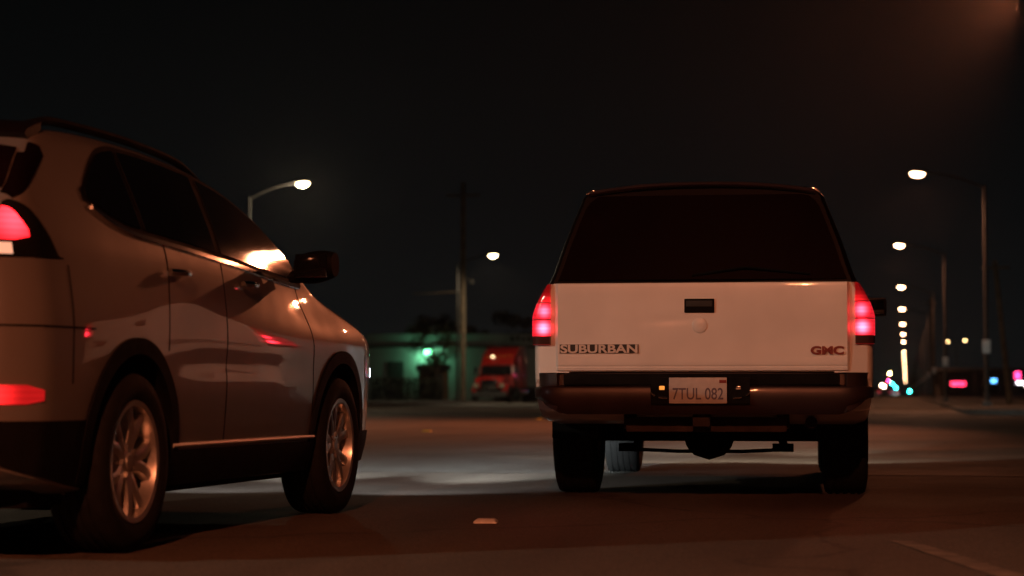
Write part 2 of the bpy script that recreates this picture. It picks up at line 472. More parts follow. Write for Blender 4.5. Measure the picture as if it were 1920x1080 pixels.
LL = [dup(lampL, (-26.75, 122.4, .14), PI, 'steel street lamp beside the wooden utility pole near the red truck', GL),
      dup(lampL, (-26.0, 167, .14), PI, 'street lamp on the left kerb hidden behind the white tailgate', GL),
      dup(lampL, (-26.0, 35, .14), PI, 'street lamp on the left kerb beyond the left picture edge', GL),
      dup(lampL, (-22.5, -6.5, .14), PI, 'street lamp on the left kerb behind the viewer', GL)]
for l, k in ((lampL, .8), (LL[0], .9), (LL[2], .4), (LL[3], 8.5)):
    ll = lamp_light(l, 2.0, zl, LEFT_W * k, WARM if l is not LL[3] else (1, .84, .62))
    if l is lampL: ll.data.type = 'POINT'; ll.data.energy *= .5

# ================================================================= SILVER CROSSOVER
def crossover():
    root = empty('crossover_car', (-3.934, 6.80, .004), R(-1.76),
                 'silver grey crossover with alloy wheels, cut off by the left picture edge', 'car')
    zt = P((0, .80), (.02, .98), (.05, 1.10), (.09, 1.22), (.14, 1.33), (.25, 1.475), (.40, 1.60), (.47, 1.655), (.6, 1.685), (.9, 1.706), (1.4, 1.712), (1.9, 1.70),
           (2.3, 1.664), (2.7, 1.580), (3.1, 1.44), (3.42, 1.285), (3.6, 1.205), (3.8, 1.145), (4.1, 1.07), (4.3, 1.012), (4.48, .93), (4.6, .82), (4.66, .72), (4.69, .60))
    zb = P((0, .46), (.06, .36), (.3, .28), (.6, .24), (4.0, .22), (4.4, .23), (4.6, .26), (4.69, .34))
    hz = P((.20, .835), (.27, .86), (.38, .888), (.5, .900), (.62, .908), (.70, .911), (.82, .912), (.95, .913), (1.08, .910), (1.18, .899), (1.26, .875), (1.34, .847), (1.45, .802), (1.6, .735), (1.70, .69))
    pl = P((0, .58), (.02, .68), (.06, .785), (.12, .875), (.18, .935), (.225, .968), (.28, .978), (.5, .994), (.75, 1), (3.75, 1), (4.1, .985), (4.32, .955), (4.48, .90), (4.58, .83), (4.65, .72), (4.69, .58))
    pu = P((0, .95), (.3, .965), (.7, .985), (1.2, 1), (1.5, .998), (1.9, .983), (2.3, .960), (2.7, .932), (3.1, .904), (3.5, .882), (4.69, .90))
    def hw(y, z):
        u = min(max((z - .85) / .32, 0), 1); u = u * u * (3 - 2 * u)
        w = hz(z) * pl(y) * (1 + (pu(y) - 1) * u)
        for cy in (.97, 3.676):                                  # muscle over the wheels
            w += .008 * math.exp(-((y - cy) / .36) ** 2) * math.exp(-((z - .86) / .17) ** 2)
        lz = .80 + .02 * math.cos((y - 2.2) * 1.3)               # door crease that sags mid door
        w -= .007 * math.exp(-((z - lz + .07) / .05) ** 2) * max(0, min(1, (y - 1.2) / .5)) * max(0, min(1, (3.4 - y) / .5))
        return w
    crown = P((0, .03), (.3, .05), (1, .05), (2.3, .06), (3.4, .06), (4.2, .05), (4.69, .03))
    RR = .055
    def zE(y): return zt(y) - crown(y)
    def side(y, z):
        e = zE(y); x = hw(y, z); q = (z - (e - RR)) / RR
        if q > 0: x -= RR * (1 - math.sqrt(max(0, 1 - min(q, 1) ** 2)))
        return x
    def top(y, x):
        e = zE(y); h = hw(y, e) - RR
        return e + crown(y) * (1 - min(abs(x) / h, 1) ** 2.4)
    def ring(y):
        a, e = zb(y), zE(y)
        zs = list(np.linspace(a + .02, e - RR, 34)) + [e - RR + RR * math.sin(t) for t in np.linspace(.2, PI / 2, 7)]
        h = hw(y, e) - RR
        half = [(hw(y, a) * .5, y, a), (hw(y, a) * .93, y, a)] + [(side(y, z), y, z) for z in zs] + [(h * t, y, top(y, h * t)) for t in (.92, .8, .6, .4, .2)]
        return [(0, y, a)] + half + [(0, y, top(y, 0))] + [(-p[0], p[1], p[2]) for p in reversed(half)]
    ysl = sorted(set([0, .008, .02, .04, .06, .08, .1, .13, .16, .2, .24, .28, .32, .36, .4, .45, .5] + list(np.linspace(.55, 3.9, 62)) + list(np.linspace(3.95, 4.6, 20)) + [4.62, 4.64, 4.66, 4.675, 4.685, 4.69]))
    rings = [ring(y) for y in ysl]
    b = MB(); b.grid(rings, wrap=True); b.cap(rings[0]); b.cap(rings[-1], True)
    body = b.build('body', M['silver_paint'], root)
    AR = .415
    cut_cylinders(body, [(.97, .37, AR, .52, 1.2), (.97, .37, AR, -1.2, -.52), (3.676, .37, AR, .52, 1.2), (3.676, .37, AR, -1.2, -.52)], M['grime'])
    def nrm(y, z):
        d = .01
        n = Vector((1, -(side(y + d, z) - side(y - d, z)) / (2 * d), -(side(y, z + d) - side(y, z - d)) / (2 * d))); return n.normalized()
    def shell(name, cols, fn, mat, sgn, parent, off=.004, depth=.012):
        """fn(col param)->rows of (point, normal); builds a thin shell with rim"""
        outer = [[Vector(p) + n * off for p, n in c] for c in cols]
        inner = [[Vector(p) - n * depth for p, n in c] for c in cols]
        if sgn < 0:
            outer = [[Vector((-p.x, p.y, p.z)) for p in c] for c in outer]; inner = [[Vector((-p.x, p.y, p.z)) for p in c] for c in inner]
        bb = MB(); bb.grid(outer)
        per = lambda g: [c[0] for c in g] + g[-1][1:] + [c[-1] for c in reversed(g[:-1])] + list(reversed(g[0][1:-1]))
        bb.grid([per(outer), per(inner)], wrap=True)
        return bb.build(name, mat, parent, smooth=40)
    def spatch(name, ylo, yhi, lo, hi, mat, sgn, parent=root, off=.004, n=40, m=8, depth=.012):
        cols = []
        for t in np.linspace(0, 1, n):
            y = ylo + (yhi - ylo) * t; a, c = lo(y), hi(y)
            cols.append([((side(y, z), y, z), nrm(y, z)) for z in np.linspace(a, max(c, a + .002), m)])
        return shell(name, cols, None, mat, sgn, parent, off, depth)
    belt = P((.66, 1.388), (.74, 1.352), (.84, 1.318), (1.05, 1.283), (1.5, 1.262), (2.4, 1.225), (3.05, 1.195), (3.4, 1.185))
    head = lambda y: min(zE(y) - RR * 1.05, 1.62)
    dhead = P((.66, 1.39), (.74, 1.455), (.86, 1.535), (.98, 1.59), (1.15, 1.612), (3.5, 1.62))
    roofl = lambda y: min(dhead(y), zE(y) - .05)
    yst = lambda z: next((y for y in np.linspace(.05, .4, 80) if zE(y) - RR * .9 > z), .4)
    for sg in (1, -1):
        tr = spatch('window_surround', .645, 3.34, lambda y: belt(y) - .022, lambda y: roofl(y) + .018, M['black'], sg, off=.003, n=70)
        # panes: quarter, rear door, front door
        for (a, c) in ((.68, 1.10), (1.14, 1.95), (2.03, 3.22)):
            spatch('pane', a, c, lambda y: belt(y) + .006, lambda y: roofl(y) - .004, M['glass'], sg, tr, off=.007, n=36)
        spatch('window_trim', .70, 3.3, lambda y: belt(y) - .034, lambda y: belt(y) - .016, M['chrome'], sg, off=.008, n=60, m=3)
        spatch('sill_cladding', 1.36, 3.27, lambda y: .245, lambda y: .385, M['black'], sg, off=.012, n=30)
        MB().tube([(sg * (side(y, .405) + .010), y, .408) for y in np.linspace(1.38, 3.25, 24)], .009, 8).build('sill_trim', M['badge'], root)
        spatch('bumper_cladding', .03, .585, lambda y: zb(y) + .03, lambda y: .525, M['black'], sg, off=.008, n=30)
        spatch('bumper_cladding', 4.06, 4.60, lambda y: zb(y) + .03, lambda y: .42, M['black'], sg, off=.008, n=20)
        for cy in (.97, 3.676):
            cols = []
            for a in np.linspace(-.18, PI + .18, 40):
                col = []
                for rr in (AR - .004, AR + .02, AR + .045, AR + .06):
                    y, z = cy + rr * math.cos(a), .37 + rr * math.sin(a)
                    col.append(((side(y, max(z, .25)), y, z), nrm(y, max(z, .25))))
                cols.append(col)
            shell('wheel_arch_trim', cols, None, M['black'], sg, root, .012, .02)
        spatch('rear_quarter_glass', .185, .45, lambda y: 1.39 + .70 * (y - .27), lambda y: max(zE(y) - .0001, 1.392 + .70 * (y - .27)) if y < .36 else min(zE(y) - .008, 1.60 - (y - .36) * .55), M['rear_glass'], sg, off=.005, n=24)
        # tail lamp: dark housing wrapping to a point, red lens inside, pale reversing strip under it
        zm = 1.22
        y0 = yst(1.20)
        th = spatch('tail_lamp', y0 - .02, .37, lambda y: 1.115 + .03 * (y - y0), lambda y: min(zE(y) - .008, 1.34 - max(0, y - y0) * .25 - 3.2 * max(0, y - .17) ** 1.7), M['black'], sg, off=.006, n=26)
        spatch('lens', y0 - .015, .195, lambda y: 1.178 + .25 * max(0, y - .15), lambda y: min(zE(y) - .012, 1.322 - max(0, y - y0) * .25 - 18 * max(0, y - .125) ** 2), TAIL_L, sg, th, off=.012, n=20)
        spatch('reversing_lens', y0 - .015, .14, lambda y: 1.125, lambda y: 1.166, REV_L, sg, th, off=.012, n=14)
        # reflector low in the bumper
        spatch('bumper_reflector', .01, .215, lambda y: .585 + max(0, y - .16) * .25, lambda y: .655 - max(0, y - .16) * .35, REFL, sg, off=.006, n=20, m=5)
        # door seams and handles
        for (yy, z0, z1) in ((1.99, .42, 1.22), (3.22, .42, 1.18), (1.30, .80, 1.27), (.40, .66, 1.10)):
            spatch('door_seam', yy, yy + .008, lambda y: z0, lambda y: z1, M['black'], sg, off=.0012, n=2, m=30)
        spatch('bumper_seam', .05, .58, lambda y: .865, lambda y: .872, M['black'], sg, off=.0012, n=20, m=2)
        for yy in (1.28, 2.24):
            hb = MB(); z = 1.125
            pts = [(side(yy + .22 * t, z) + .008 + .030 * math.sin(PI * min(max(t, .04), .96)) ** .5, yy + .22 * t, z + .004 * t) for t in np.linspace(0, 1, 12)]
            if sg < 0: pts = [(-p[0], p[1], p[2]) for p in pts]
            hb.tube(pts, .014, 8); hb.build('door_handle', M['chrome'], root)
        spatch('fuel_flap', .56, .57, lambda y: .98, lambda y: 1.12, M['black'], sg, off=.001, n=2, m=4) if sg < 0 else None
        # mirror
        mm = MB(); rows = []
        for t in np.linspace(0, 1, 9):
            k = math.sin(PI * (.2 + .62 * t)) ** .5
            cx, cyy, cz = .90 + .20 * t, 2.98 - .02 * t, 1.235 + .02 * t
            rows.append([(sg * cx, cyy + .085 * k * math.cos(a) + .02, cz + .080 * k * math.copysign(abs(math.sin(a)) ** .7, math.sin(a))) for a in np.linspace(0, 2 * PI, 16, endpoint=False)])
        mm.grid(rows, wrap=True); mm.cap(rows[0]); mm.cap(rows[-1])
        mo = mm.build('door_mirror', M['black'], root, smooth=50)
        MB().box((sg * 1.0, 2.905, 1.247), (.16, .012, .115)).build('mirror_glass', M['glass'], mo, bevel=.004)
        MB().tube([(sg * .86, 3.02, 1.20), (sg * .95, 3.0, 1.19)], [.03, .022], 8).build('mirror_stalk', M['black'], mo)
        # roof rail on feet
        rp = [(sg * (hw(y, zE(y)) - .10), y, zt(y) - .03 + .024 * min(1, math.sin(PI * (y - .5) / 1.95) * 2.2)) for y in np.linspace(.52, 2.43, 30)]
        MB().tube(rp, [.006 + .012 * min(1, 8 * k_ / 29, 8 * (29 - k_) / 29) for k_ in range(30)], 8).build('roof_rail', M['black'], root)
        # head lamp
        hlm = spatch('headlight', 4.18, 4.56, lambda y: .72 - (y - 4.18) * .05, lambda y: .80 + (4.56 - y) * .14 - .02, M['chrome'], sg, off=.004, n=16)
        spatch('lens', 4.40, 4.55, lambda y: .715, lambda y: .765, HEAD_W, sg, hlm, off=.008, n=8)
    # rear glass, spoiler, hatch
    cols = []
    for t in np.linspace(-1, 1, 31):
        c = []
        for y in np.linspace(.15 + .05 * abs(t) ** 3, .385, 12):
            x = t * (hw(y, zE(y)) - RR - .001)
            z = top(y, x); d = .004
            n = Vector((-(top(y, x + d) - top(y, x - d)) / (2 * d), -(top(y + d, x) - top(y - d, x)) / (2 * d), 1)).normalized()
            c.append(((x, y, z), n))
        cols.append(c)
    shell('rear_window', cols, None, M['rear_glass'], 1, root, .006, .012)
    sp = MB(); rows = []
    for t in np.linspace(-1, 1, 25):
        x = t * .69; yb = .385 + .03 * t * t
        rows.append([(x, yb, 1.628 - .03 * t * t), (x, yb + .015, 1.645 - .03 * t * t), (x, yb + .14, 1.688 - .03 * t * t), (x, yb + .14, 1.63), (x, yb + .04, 1.60 - .03 * t * t)])
    sp.grid(rows, wrap=True); sp.cap(rows[0]); sp.cap(rows[-1]); sp.build('spoiler', M['dark_paint'], root, smooth=50)
    MB().box((0, -.004, .42), (1.1, .05, .14)).build('diffuser', M['black'], root, bevel=.015)
    # windscreen on the sloping top
    cols = []
    for t in np.linspace(-1, 1, 25):
        c = []
        for y in np.linspace(2.34, 3.38, 14):
            x = t * (hw(y, zE(y)) - RR - .05); z = top(y, x); d = .004
            n = Vector((-(top(y, x + d) - top(y, x - d)) / (2 * d), -(top(y + d, x) - top(y - d, x)) / (2 * d), 1)).normalized()
            c.append(((x, y, z), n))
        cols.append(c)
    shell('windscreen', cols, None, M['glass'], 1, root, .005, .012)
    MB().box((0, 2.3, .25), (1.5, 3.9, .1)).build('underbody', M['grime'], root, bevel=.02)
    # wheels
    wm = make_wheel(.355, .228, .238, root, spokes=True)
    first = True
    for cy in (.97, 3.676):
        for sg in (1, -1):
            if first: wm.location = (sg * .80, cy, .355); first = False
            else: inst(wm, root, (sg * .80, cy, .355), (R(31) * (cy > 2), 0, 0 if sg > 0 else PI))
    for sg in (1, -1):
        spot('headlight_beam', root, (sg * .62, 4.72, .72), (R(90 - 5), 0, 0), 200, (.86, .93, 1.0), 80, .7, .05)
        spot('headlight_beam', root, (sg * .62, 4.72, .72), (R(90 - 4.6), 0, 0), 6500, (.82, .93, .93), 26, 1, .05)
    return root

def make_wheel(rad, width, rim, parent, spokes=True):
    """outer face toward +x, axle along x"""
    h = width / 2
    wb = MB()
    wb.lathe([(rim, -h + .01), (rim - .012, -h + .03), (rim - .02, 0), (rim - .016, h - .03), (rim + .006, h - .006), (rim + .004, h - .001), (rim - .018, h - .004), (rim - .024, h - .03), (rim - .03, -.02)], 48)
    if spokes:
        for k in range(5):
            for q in (-1, 1):
                a0 = 2 * PI * k / 5 + q * .13; a1 = 2 * PI * k / 5 + q * .30
                rows = []
                for t in np.linspace(0, 1, 7):
                    r = .045 + (rim - .055) * t; a = a0 + (a1 - a0) * t ** 1.3; w = .017 + .010 * (1 - t) + .006 * t * t
                    ca, sa = math.cos(a), math.sin(a); xo = h - .022 - .018 * (1 - t) ** 2 - .006 * t; th = .035
                    rows.append([(xo, r * ca - w * sa, r * sa + w * ca), (xo + .006, r * ca, r * sa), (xo, r * ca + w * sa, r * sa - w * ca), (xo - th, r * ca + w * sa * 1.2, r * sa - w * ca * 1.2), (xo - th, r * ca - w * sa * 1.2, r * sa + w * ca * 1.2)])
                wb.grid(rows, wrap=True); wb.cap(rows[-1]); wb.cap(rows[0])
        wb.lathe([(.002, h - .024), (.03, h - .025), (.034, h - .032), (.075, h - .036), (.08, h - .06), (.06, h - .07)], 30)
        for k in range(5):
            a = 2 * PI * (k + .5) / 5
            wb.box((h - .034, .057 * math.cos(a), .057 * math.sin(a)), (.016, .018, .018), rx=a)
    else:
        wb.lathe([(.002, h - .03), (.07, h - .03), (.08, h - .05), (rim - .02, h - .06)], 36)
    w = wb.build('wheel', M['alloy'], parent, smooth=40)
    tb = MB(); g = .006
    tread = [(rad - .012, -h + .004), (rad - .003, -h + .022)]
    for c in (-.55, -.18, .18, .55):
        x = c * h; tread += [(rad, x - .010), (rad - g, x - .008), (rad - g, x + .008), (rad, x + .010)]
    tread += [(rad - .003, h - .022), (rad - .012, h - .004)]
    prof = [(rim - .004, -h + .02), (rim + .02, -h + .002), ((rad + rim) / 2, -h - .012), (rad - .045, -h - .006)] + tread + [(rad - .045, h + .006), ((rad + rim) / 2, h + .012), (rim + .02, h + .002), (rim - .004, h - .012)]
    tb.lathe(prof, 56); tb.build('tyre', M['tyre'], w, smooth=50)
    db = MB(); db.lathe([(.03, -.02), (.155, -.02), (.158, -.012), (.155, -.004), (.03, -.004)], 32)
    db.box((-.012, .10, .07), (.06, .09, .10), rx=.6)
    db.build('brake_disc', M['rust'], w)
    return w

TAIL_L = glow_lamp('tail_lens_lit', (1, .012, .018), [(.77, .16, 1.25), (-.77, .16, 1.25)], .8, 14, .15)
REV_L = pbr('reversing_lens', (.7, .5, .4), .15, emit=(1, .55, .35), es=.7)
REFL = glow_lamp('bumper_reflector_glow', (1, .02, .02), [(.72, .10, .62), (-.72, .10, .62)], .4, 3.4, .15)  # the reflector's red shine is put in as emission; no lamp behind it
HEAD_W = pbr('headlamp_lens_white', (.9, .9, .9), .1, emit=(.85, .92, 1), es=6)
crossover()

# ================================================================= WHITE SUV SEEN FROM BEHIND
def suv():
    root = empty('large_suv', (-1.147, 11.795, .004), R(2.85),
                 'big white old suv seen from behind with dark rear glass and lit red tail lamps', 'car')
    hz = P((.40, .90), (.50, .945), (.62, .965), (.78, .975), (1.05, .975), (1.13, .955), (1.20, .922), (1.262, .885), (1.5, .802), (1.72, .718), (1.80, .685), (1.9, .64))
    # --- lower body
    zt = P((0, 1.262), (3.7, 1.262), (3.9, 1.25), (4.3, 1.215), (5.0, 1.16), (5.28, 1.09), (5.36, .95))
    zb = P((0, .70), (.05, .66), (.14, .50), (.3, .46), (.6, .44), (5.0, .44), (5.36, .52))
    pl = P((0, .955), (.015, .975), (.05, .992), (.12, 1), (4.4, 1), (5.0, .985), (5.2, .955), (5.3, .90), (5.36, .82))
    def hw(y, z): return hz(z) * pl(y)
    def ring(y):
        a, e = zb(y), zt(y); zs = np.linspace(a + .015, e - .002, 26); r = .04 if y > 3.8 else .004
        half = [(hw(y, a) * .5, y, a), (hw(y, a) * .95, y, a)] + [(hw(y, z) - (r * max(0, 1 - (e - z) / .08) if y > 3.8 else 0), y, z) for z in zs]
        h = half[-1][0]; cr = .0 if y < 3.8 else .04 * min(1, (y - 3.8) / .3)
        half += [(h * t, y, e + cr * (1 - t ** 2)) for t in (.9, .7, .4)]
        return [(0, y, a)] + half + [(0, y, e + cr)] + [(-p[0], p[1], p[2]) for p in reversed(half)]
    ysl = [0, .008, .015, .03, .05, .08, .12, .2] + list(np.linspace(.3, 3.7, 26)) + list(np.linspace(3.8, 5.15, 14)) + [5.2, 5.25, 5.3, 5.33, 5.36]
    b = MB(); rg = [ring(y) for y in ysl]; b.grid(rg, wrap=True); b.cap(rg[0]); b.cap(rg[-1], True)
    body = b.build('body', M['white_paint'], root)
    AX, FX = 1.2, 4.54
    cut_cylinders(body, [(c, .40, .47, s * .56, s * 1.3) for c in (AX, FX) for s in (1, -1)], M['grime'])
    # --- dark upper cabin: sections with leaning ends
    k = P((0, .30), (.4, .10), (1.2, 0), (2.6, 0), (3.3, -.55), (3.86, -1.05))
    def gring(y):
        e = 1.80; half = []
        for z in np.linspace(1.258, e - .06, 16): half.append((hz(z), z))
        x0 = hz(e - .06)
        for t in np.linspace(.25, PI / 2, 6): half.append((x0 - .075 * (1 - math.cos(t)), e - .06 + .06 * math.sin(t)))
        h = half[-1][0]; half += [(h * t, e + .048 * (1 - t ** 2)) for t in (.9, .75, .55, .3)]
        full = [(0, 1.258)] + half + [(0, e + .048)] + [(-x, z) for x, z in reversed(half)]
        pr = P((0, .965), (.02, .985), (.07, 1), (3.7, 1), (3.86, .97))(y)
        return [(x * pr, y + k(y) * (z - 1.262), z) for x, z in full]
    gs = [0, .01, .02, .04, .07, .15] + list(np.linspace(.3, 3.6, 24)) + [3.7, 3.8, 3.86]
    b = MB(); rg = [gring(y) for y in gs]; b.grid(rg, wrap=True); b.cap(rg[0]); b.cap(rg[-1], True)
    b.build('cabin', M['dark_paint'], root, smooth=40)
    # rear window: slightly bowed dark glass filling the hatch
    rows = []
    for z in np.linspace(1.276, 1.775, 14):
        w = hz(z) * .978 - .034
        q = (z - 1.276) / (1.775 - 1.276)
        w -= .04 * max(0, (q - .85) / .15) ** 2
        rows.append([(w * t, .30 * (z - 1.262) - .012 - .018 * (1 - t * t), z) for t in np.linspace(-1, 1, 25)])
    b = MB(); b.grid(rows)
    per = lambda g: g[0] + [r[-1] for r in g[1:]] + list(reversed(g[-1][:-1])) + [r[0] for r in reversed(g[1:-1])]
    b.grid([per(rows), [(x, y + .05, z) for x, y, z in per(rows)]], wrap=True)
    gl = b.build('rear_window', M['rear_glass'], root, smooth=40)
    MB().tube([(-.05, -.022, 1.30), (.25, -.026, 1.345), (.62, -.02, 1.305)], [.008, .007, .005], 6).build('wiper', M['black'], gl)
    # brake lamp strip above the window and roof edge gutter
    b = MB(); rows = []
    for t in np.linspace(-1, 1, 31):
        x = .655 * t; z = 1.848 - .05 * abs(t) ** 2.4
        rows.append([(x, .135, z - .022), (x, .118, z - .010), (x, .135, z + .006), (x, .22, z + .008), (x, .22, z - .03)])
    b.grid(rows, wrap=True); b.cap(rows[0]); b.cap(rows[-1]); b.build('roof_lip', M['roof_lip'], root, smooth=50)
    # roof rack
    for sg in (1, -1):
        MB().tube([(sg * .60, .42, 1.80), (sg * .60, .50, 1.845), (sg * .60, 1.5, 1.862), (sg * .60, 2.3, 1.845), (sg * .60, 2.4, 1.80)], .012, 8).build('roof_rail', M['chrome'], root)
        MB().box((sg * .655, .16, 1.800), (.05, .03, .012), ry=sg * .35).build('roof_clip', M['chrome'], root, bevel=.003)
    # side windows
    for sg in (1, -1):
        for y0, y1 in ((.35, 1.62), (1.72, 2.62), (2.72, 3.35)):
            rows = []
            for z in np.linspace(1.30, 1.70, 8):
                rows.append([(sg * (hz(z) + .004), y + k(y) * (z - 1.262), z) for y in np.linspace(y0, y1, 12)])
            b = MB(); b.grid(rows); pr = per(rows); b.grid([pr, [(x - sg * .02, y, z) for x, y, z in pr]], wrap=True)
            b.build('side_window', M['glass'], root, smooth=40)
        # door mirror on a stub arm
        b = MB(); b.box((sg * 1.10, 3.86, 1.27), (.21, .10, .14)); mo = b.build('door_mirror', M['dark_paint'], root, bevel=.03)
        MB().box((sg * 1.10, 3.806, 1.27), (.17, .006, .11)).build('mirror_glass', M['glass'], mo, bevel=.002)
        MB().tube([(sg * .90, 3.90, 1.22), (sg * 1.02, 3.88, 1.24)], .025, 8).build('mirror_arm', M['black'], mo)
    # --- tailgate: pressed panel with a crease low down
    rows = []
    prof0 = [(.752, .004), (.756, -.014), (.772, -.017), (.778, -.012), (.786, -.018), (.84, -.022), (.95, -.026), (1.06, -.027), (1.16, -.0255), (1.235, -.0225), (1.257, -.019), (1.261, .004)]
    pf = P(*prof0); prof = [(z, pf(z)) for z in sorted(set([p[0] for p in prof0] + list(np.linspace(.79, 1.25, 60))))]
    for z, y in prof:
        dent = lambda t: .0042 * math.exp(-((.842 * t + .17) / .12) ** 2) * math.exp(-((z - 1.045 - .05 * (t + .2)) / .026) ** 2)
        rows.append([(.842 * t, y + dent(t) if abs(t) < .985 else (y + .010 if abs(t) < .999 else .004), z) for t in [-1, -.992, -.98] + list(np.linspace(-.95, .95, 61)) + [.98, .992, 1]])
    b = MB(); b.grid(rows); tg = b.build('tailgate', M['white_paint'], root, smooth=30)
    # handle: dark cup with a flap
    b = MB(); b.box((-.01, -.026, 1.125), (.172, .022, .080)); hd = b.build('tailgate_handle', M['black'], tg, bevel=.006)
    MB().box((-.01, -.041, 1.135), (.150, .014, .036)).build('handle_flap', M['grime'], hd, bevel=.004) if False else None
    b = MB(); b.box((-.01, -.0385, 1.137), (.150, .008, .034)); b2 = b.build('latch_flap', M['trim'], tg, bevel=.003)
    b = MB(); b.lathe([(.040, -.024), (.043, -.0305), (.038, -.033), (.003, -.0325)], 32, 'y', (-.009, 0, 1.012)); b.build('lock_cover', M['white_paint'], tg)
    MB().box((-.587, -.0255, .880), (.456, .003, .052)).build('badge_backing', M['trim'], tg, bevel=.001)
    text_mesh('model_badge', 'SUBURBAN', .066, .445, M['badge'], tg, (-.587, -.029, .880), (R(90), 0, 0), .005, .0018)
    text_mesh('maker_badge', 'GMC', .062, .187, M['red_ink'], tg, (.712, -.0265, .868), (R(90), 0, 0), .005, .003)
    # --- tail lamps: upright, outer edge following the bowed side
    for sg in (1, -1):
        def lens(name, z0, z1, mat, parent, proud=.0, xi=.868):
            rr = []
            for z in np.linspace(z0, z1, 12):
                xo = hz(z) + .004 + proud; xin = xi if z < 1.2 else xi
                xin = min(xin, xo - .012)
                rr.append([(sg * xin, .004, z), (sg * (xin + .004), -.022 - proud, z), (sg * (xin + (xo - xin) * .6), -.022 - proud, z), (sg * (xo - .018), -.012 - proud, z), (sg * (xo - .004), .012, z), (sg * xo, .05, z), (sg * xo, .13, z)])
            bb = MB(); bb.grid(rr); pr = per(rr); bb.f.append(tuple(bb.addv(rr[0]) + i for i in range(7))); bb.f.append(tuple(bb.addv(rr[-1]) + i for i in range(7)))
            return bb.build(name, mat, parent, smooth=50)
        h = lens('tail_lamp', .905, 1.256, M['tail_dull'], root)
        lens('brake_lens', 1.052, 1.145, SUV_T1, h, .004)
        lens('running_lens', .955, 1.046, SUV_T2, h, .004)
        lens('upper_lens', 1.150, 1.250, SUV_T3, h, .003)
        lens('reversing_lens', .908, .950, M['tail_dark'], h, .004)
    # --- bumper: swept profile wrapping round the corners
    path = []
    for t in np.linspace(-1, 1, 41):
        a = abs(t)
        if a < .72: x = 1.10 * t; y = -.175 + .02 * (a / .72) ** 2
        else:
            u = (a - .72) / .28 * PI / 2 * 1.0
            x = math.copysign(.792 + .185 * math.sin(u), t); y = -.155 + .30 * (1 - math.cos(u)) ** 1.2
        path.append((x, y, a))
    rows = []
    for x, y, a in path:
        q = max(0, (a - .70) / .30); zl = .505 + .14 * q ** 1.6; iy = .20
        n = Vector((0, 1)) if a < .72 else Vector((-math.copysign(min(1, q), x), 1 - q * .9)).normalized()
        pr = [(.16 if a < .72 else .02, .738), (.06 if a < .72 else .015, .742), (.055, .735), (.05, .672), (.006, .660), (0, .65), (.002, .60), (.02, .55 + .06 * q), (.07, zl), (.12 if a < .72 else .03, zl + .01)]
        rows.append([(x + n.x * d, y + n.y * d, z) for d, z in pr])
    b = MB(); b.grid(rows, wrap=True); b.cap(rows[0]); b.cap(rows[-1])
    bp = b.build('rear_bumper', M['bumper'], root, smooth=35)
    MB().box((0, -.075, .7445), (1.50, .075, .008)).build('step_pad', M['black'], bp, bevel=.002)
    MB().box((0, -.122, .704), (1.56, .044, .064)).build('step_fascia', M['black'], bp, bevel=.008)
    # plate recess, plate, lamps
    b = MB(); b.box((0, -.176, .640), (.56, .018, .150)); b.build('plate_recess', M['black'], bp, bevel=.006)
    pt = MB().box((-.012, -.19, .640), (.325, .006, .146)).build('number_plate', M['plate'], root, bevel=.003)
    text_mesh('plate_lettering', '7TUL 082', .092, .285, M['ink'], pt, (-.012, -.1935, .622), (R(90), 0, 0), .001, .001)
    MB().box((.128, -.1945, .692), (.040, .003, .018)).build('plate_sticker', M['red_ink'], pt, bevel=.001)
    for sg in (1, -1):
        b = MB(); b.tube([(sg * .185, -.188, .60), (sg * .21, -.190, .60), (sg * .235, -.191, .604)], .010, 8); b.tube([(sg * .255, -.19, .610), (sg * .275, -.188, .625)], .007, 8)
        b.build('plate_lamp', M['chrome'], bp)
        b = MB().box((sg * .215, -.189, .655), (.030, .010, .022)); b.build('bumper_lamp', M['amber'] if sg < 0 else M['chrome'], bp, bevel=.004)
    # --- underneath
    b = MB(); b.box((.02, .12, .445), (.92, .10, .085)); b.box((-.42, .35, .47), (.07, .5, .10)); b.box((.46, .35, .47), (.07, .5, .10)); b.box((0, .02, .47), (.10, .16, .07))
    b.build('hitch_crossmember', M['rust'], root, bevel=.008)
    b = MB(); b.box((0, 2.9, .47), (1.5, 4.2, .16)); b.box((-.10, 1.9, .42), (.9, .75, .20)); b.box((-.5, 2.8, .40), (.35, 1.2, .16)); b.box((0, .75, .60), (1.62, 1.1, .10))
    b.build('underbody', M['grime'], root, bevel=.03)
    b = MB(); b.tube([(-.78, AX, .372), (.78, AX, .372)], .048, 12); b.ellipsoid((-.01, AX - .02, .352), (.155, .15, .145), 20, 10)
    b.lathe([(.11, AX - .19), (.125, AX - .16), (.10, AX - .12)], 20, 'y', (-.01, 0, .352)); b.build('rear_axle', M['grime'], root, smooth=50)
    b = MB()
    for sg in (1, -1):
        b.tube([(sg * .50, y, .36 + .12 * ((y - AX) / .6) ** 2) for y in np.linspace(AX - .62, AX + .62, 9)], .030, 6)
        b.box((sg * .48 - .03, AX, .285), (.13, .15, .05)); b.tube([(sg * .46, AX - .07, .28), (sg * .40, AX - .30, .56)], .028, 8)
    b.tube([(-.45, AX - .05, .272), (-.2, AX - .07, .262), (.2, AX - .07, .262), (.48, AX - .05, .275)], .013, 6)
    b.build('rear_suspension', M['grime'], root)
    b = MB(); b.tube([(.62, .10, .46), (.62, .5, .44), (.56, .9, .50), (.52, 1.6, .46), (.45, 3.2, .42)], [.035] * 5, 10); b.tube([(.45, 1.9, .42), (.45, 2.6, .42)], .09, 12); b.build('exhaust', M['rust'], root)
    # mud flaps behind the rear wheels
    for sg in (1, -1): MB().box((sg * .80, .74, .50), (.30, .012, .30)).build('mud_flap', M['black'], root, bevel=.004)
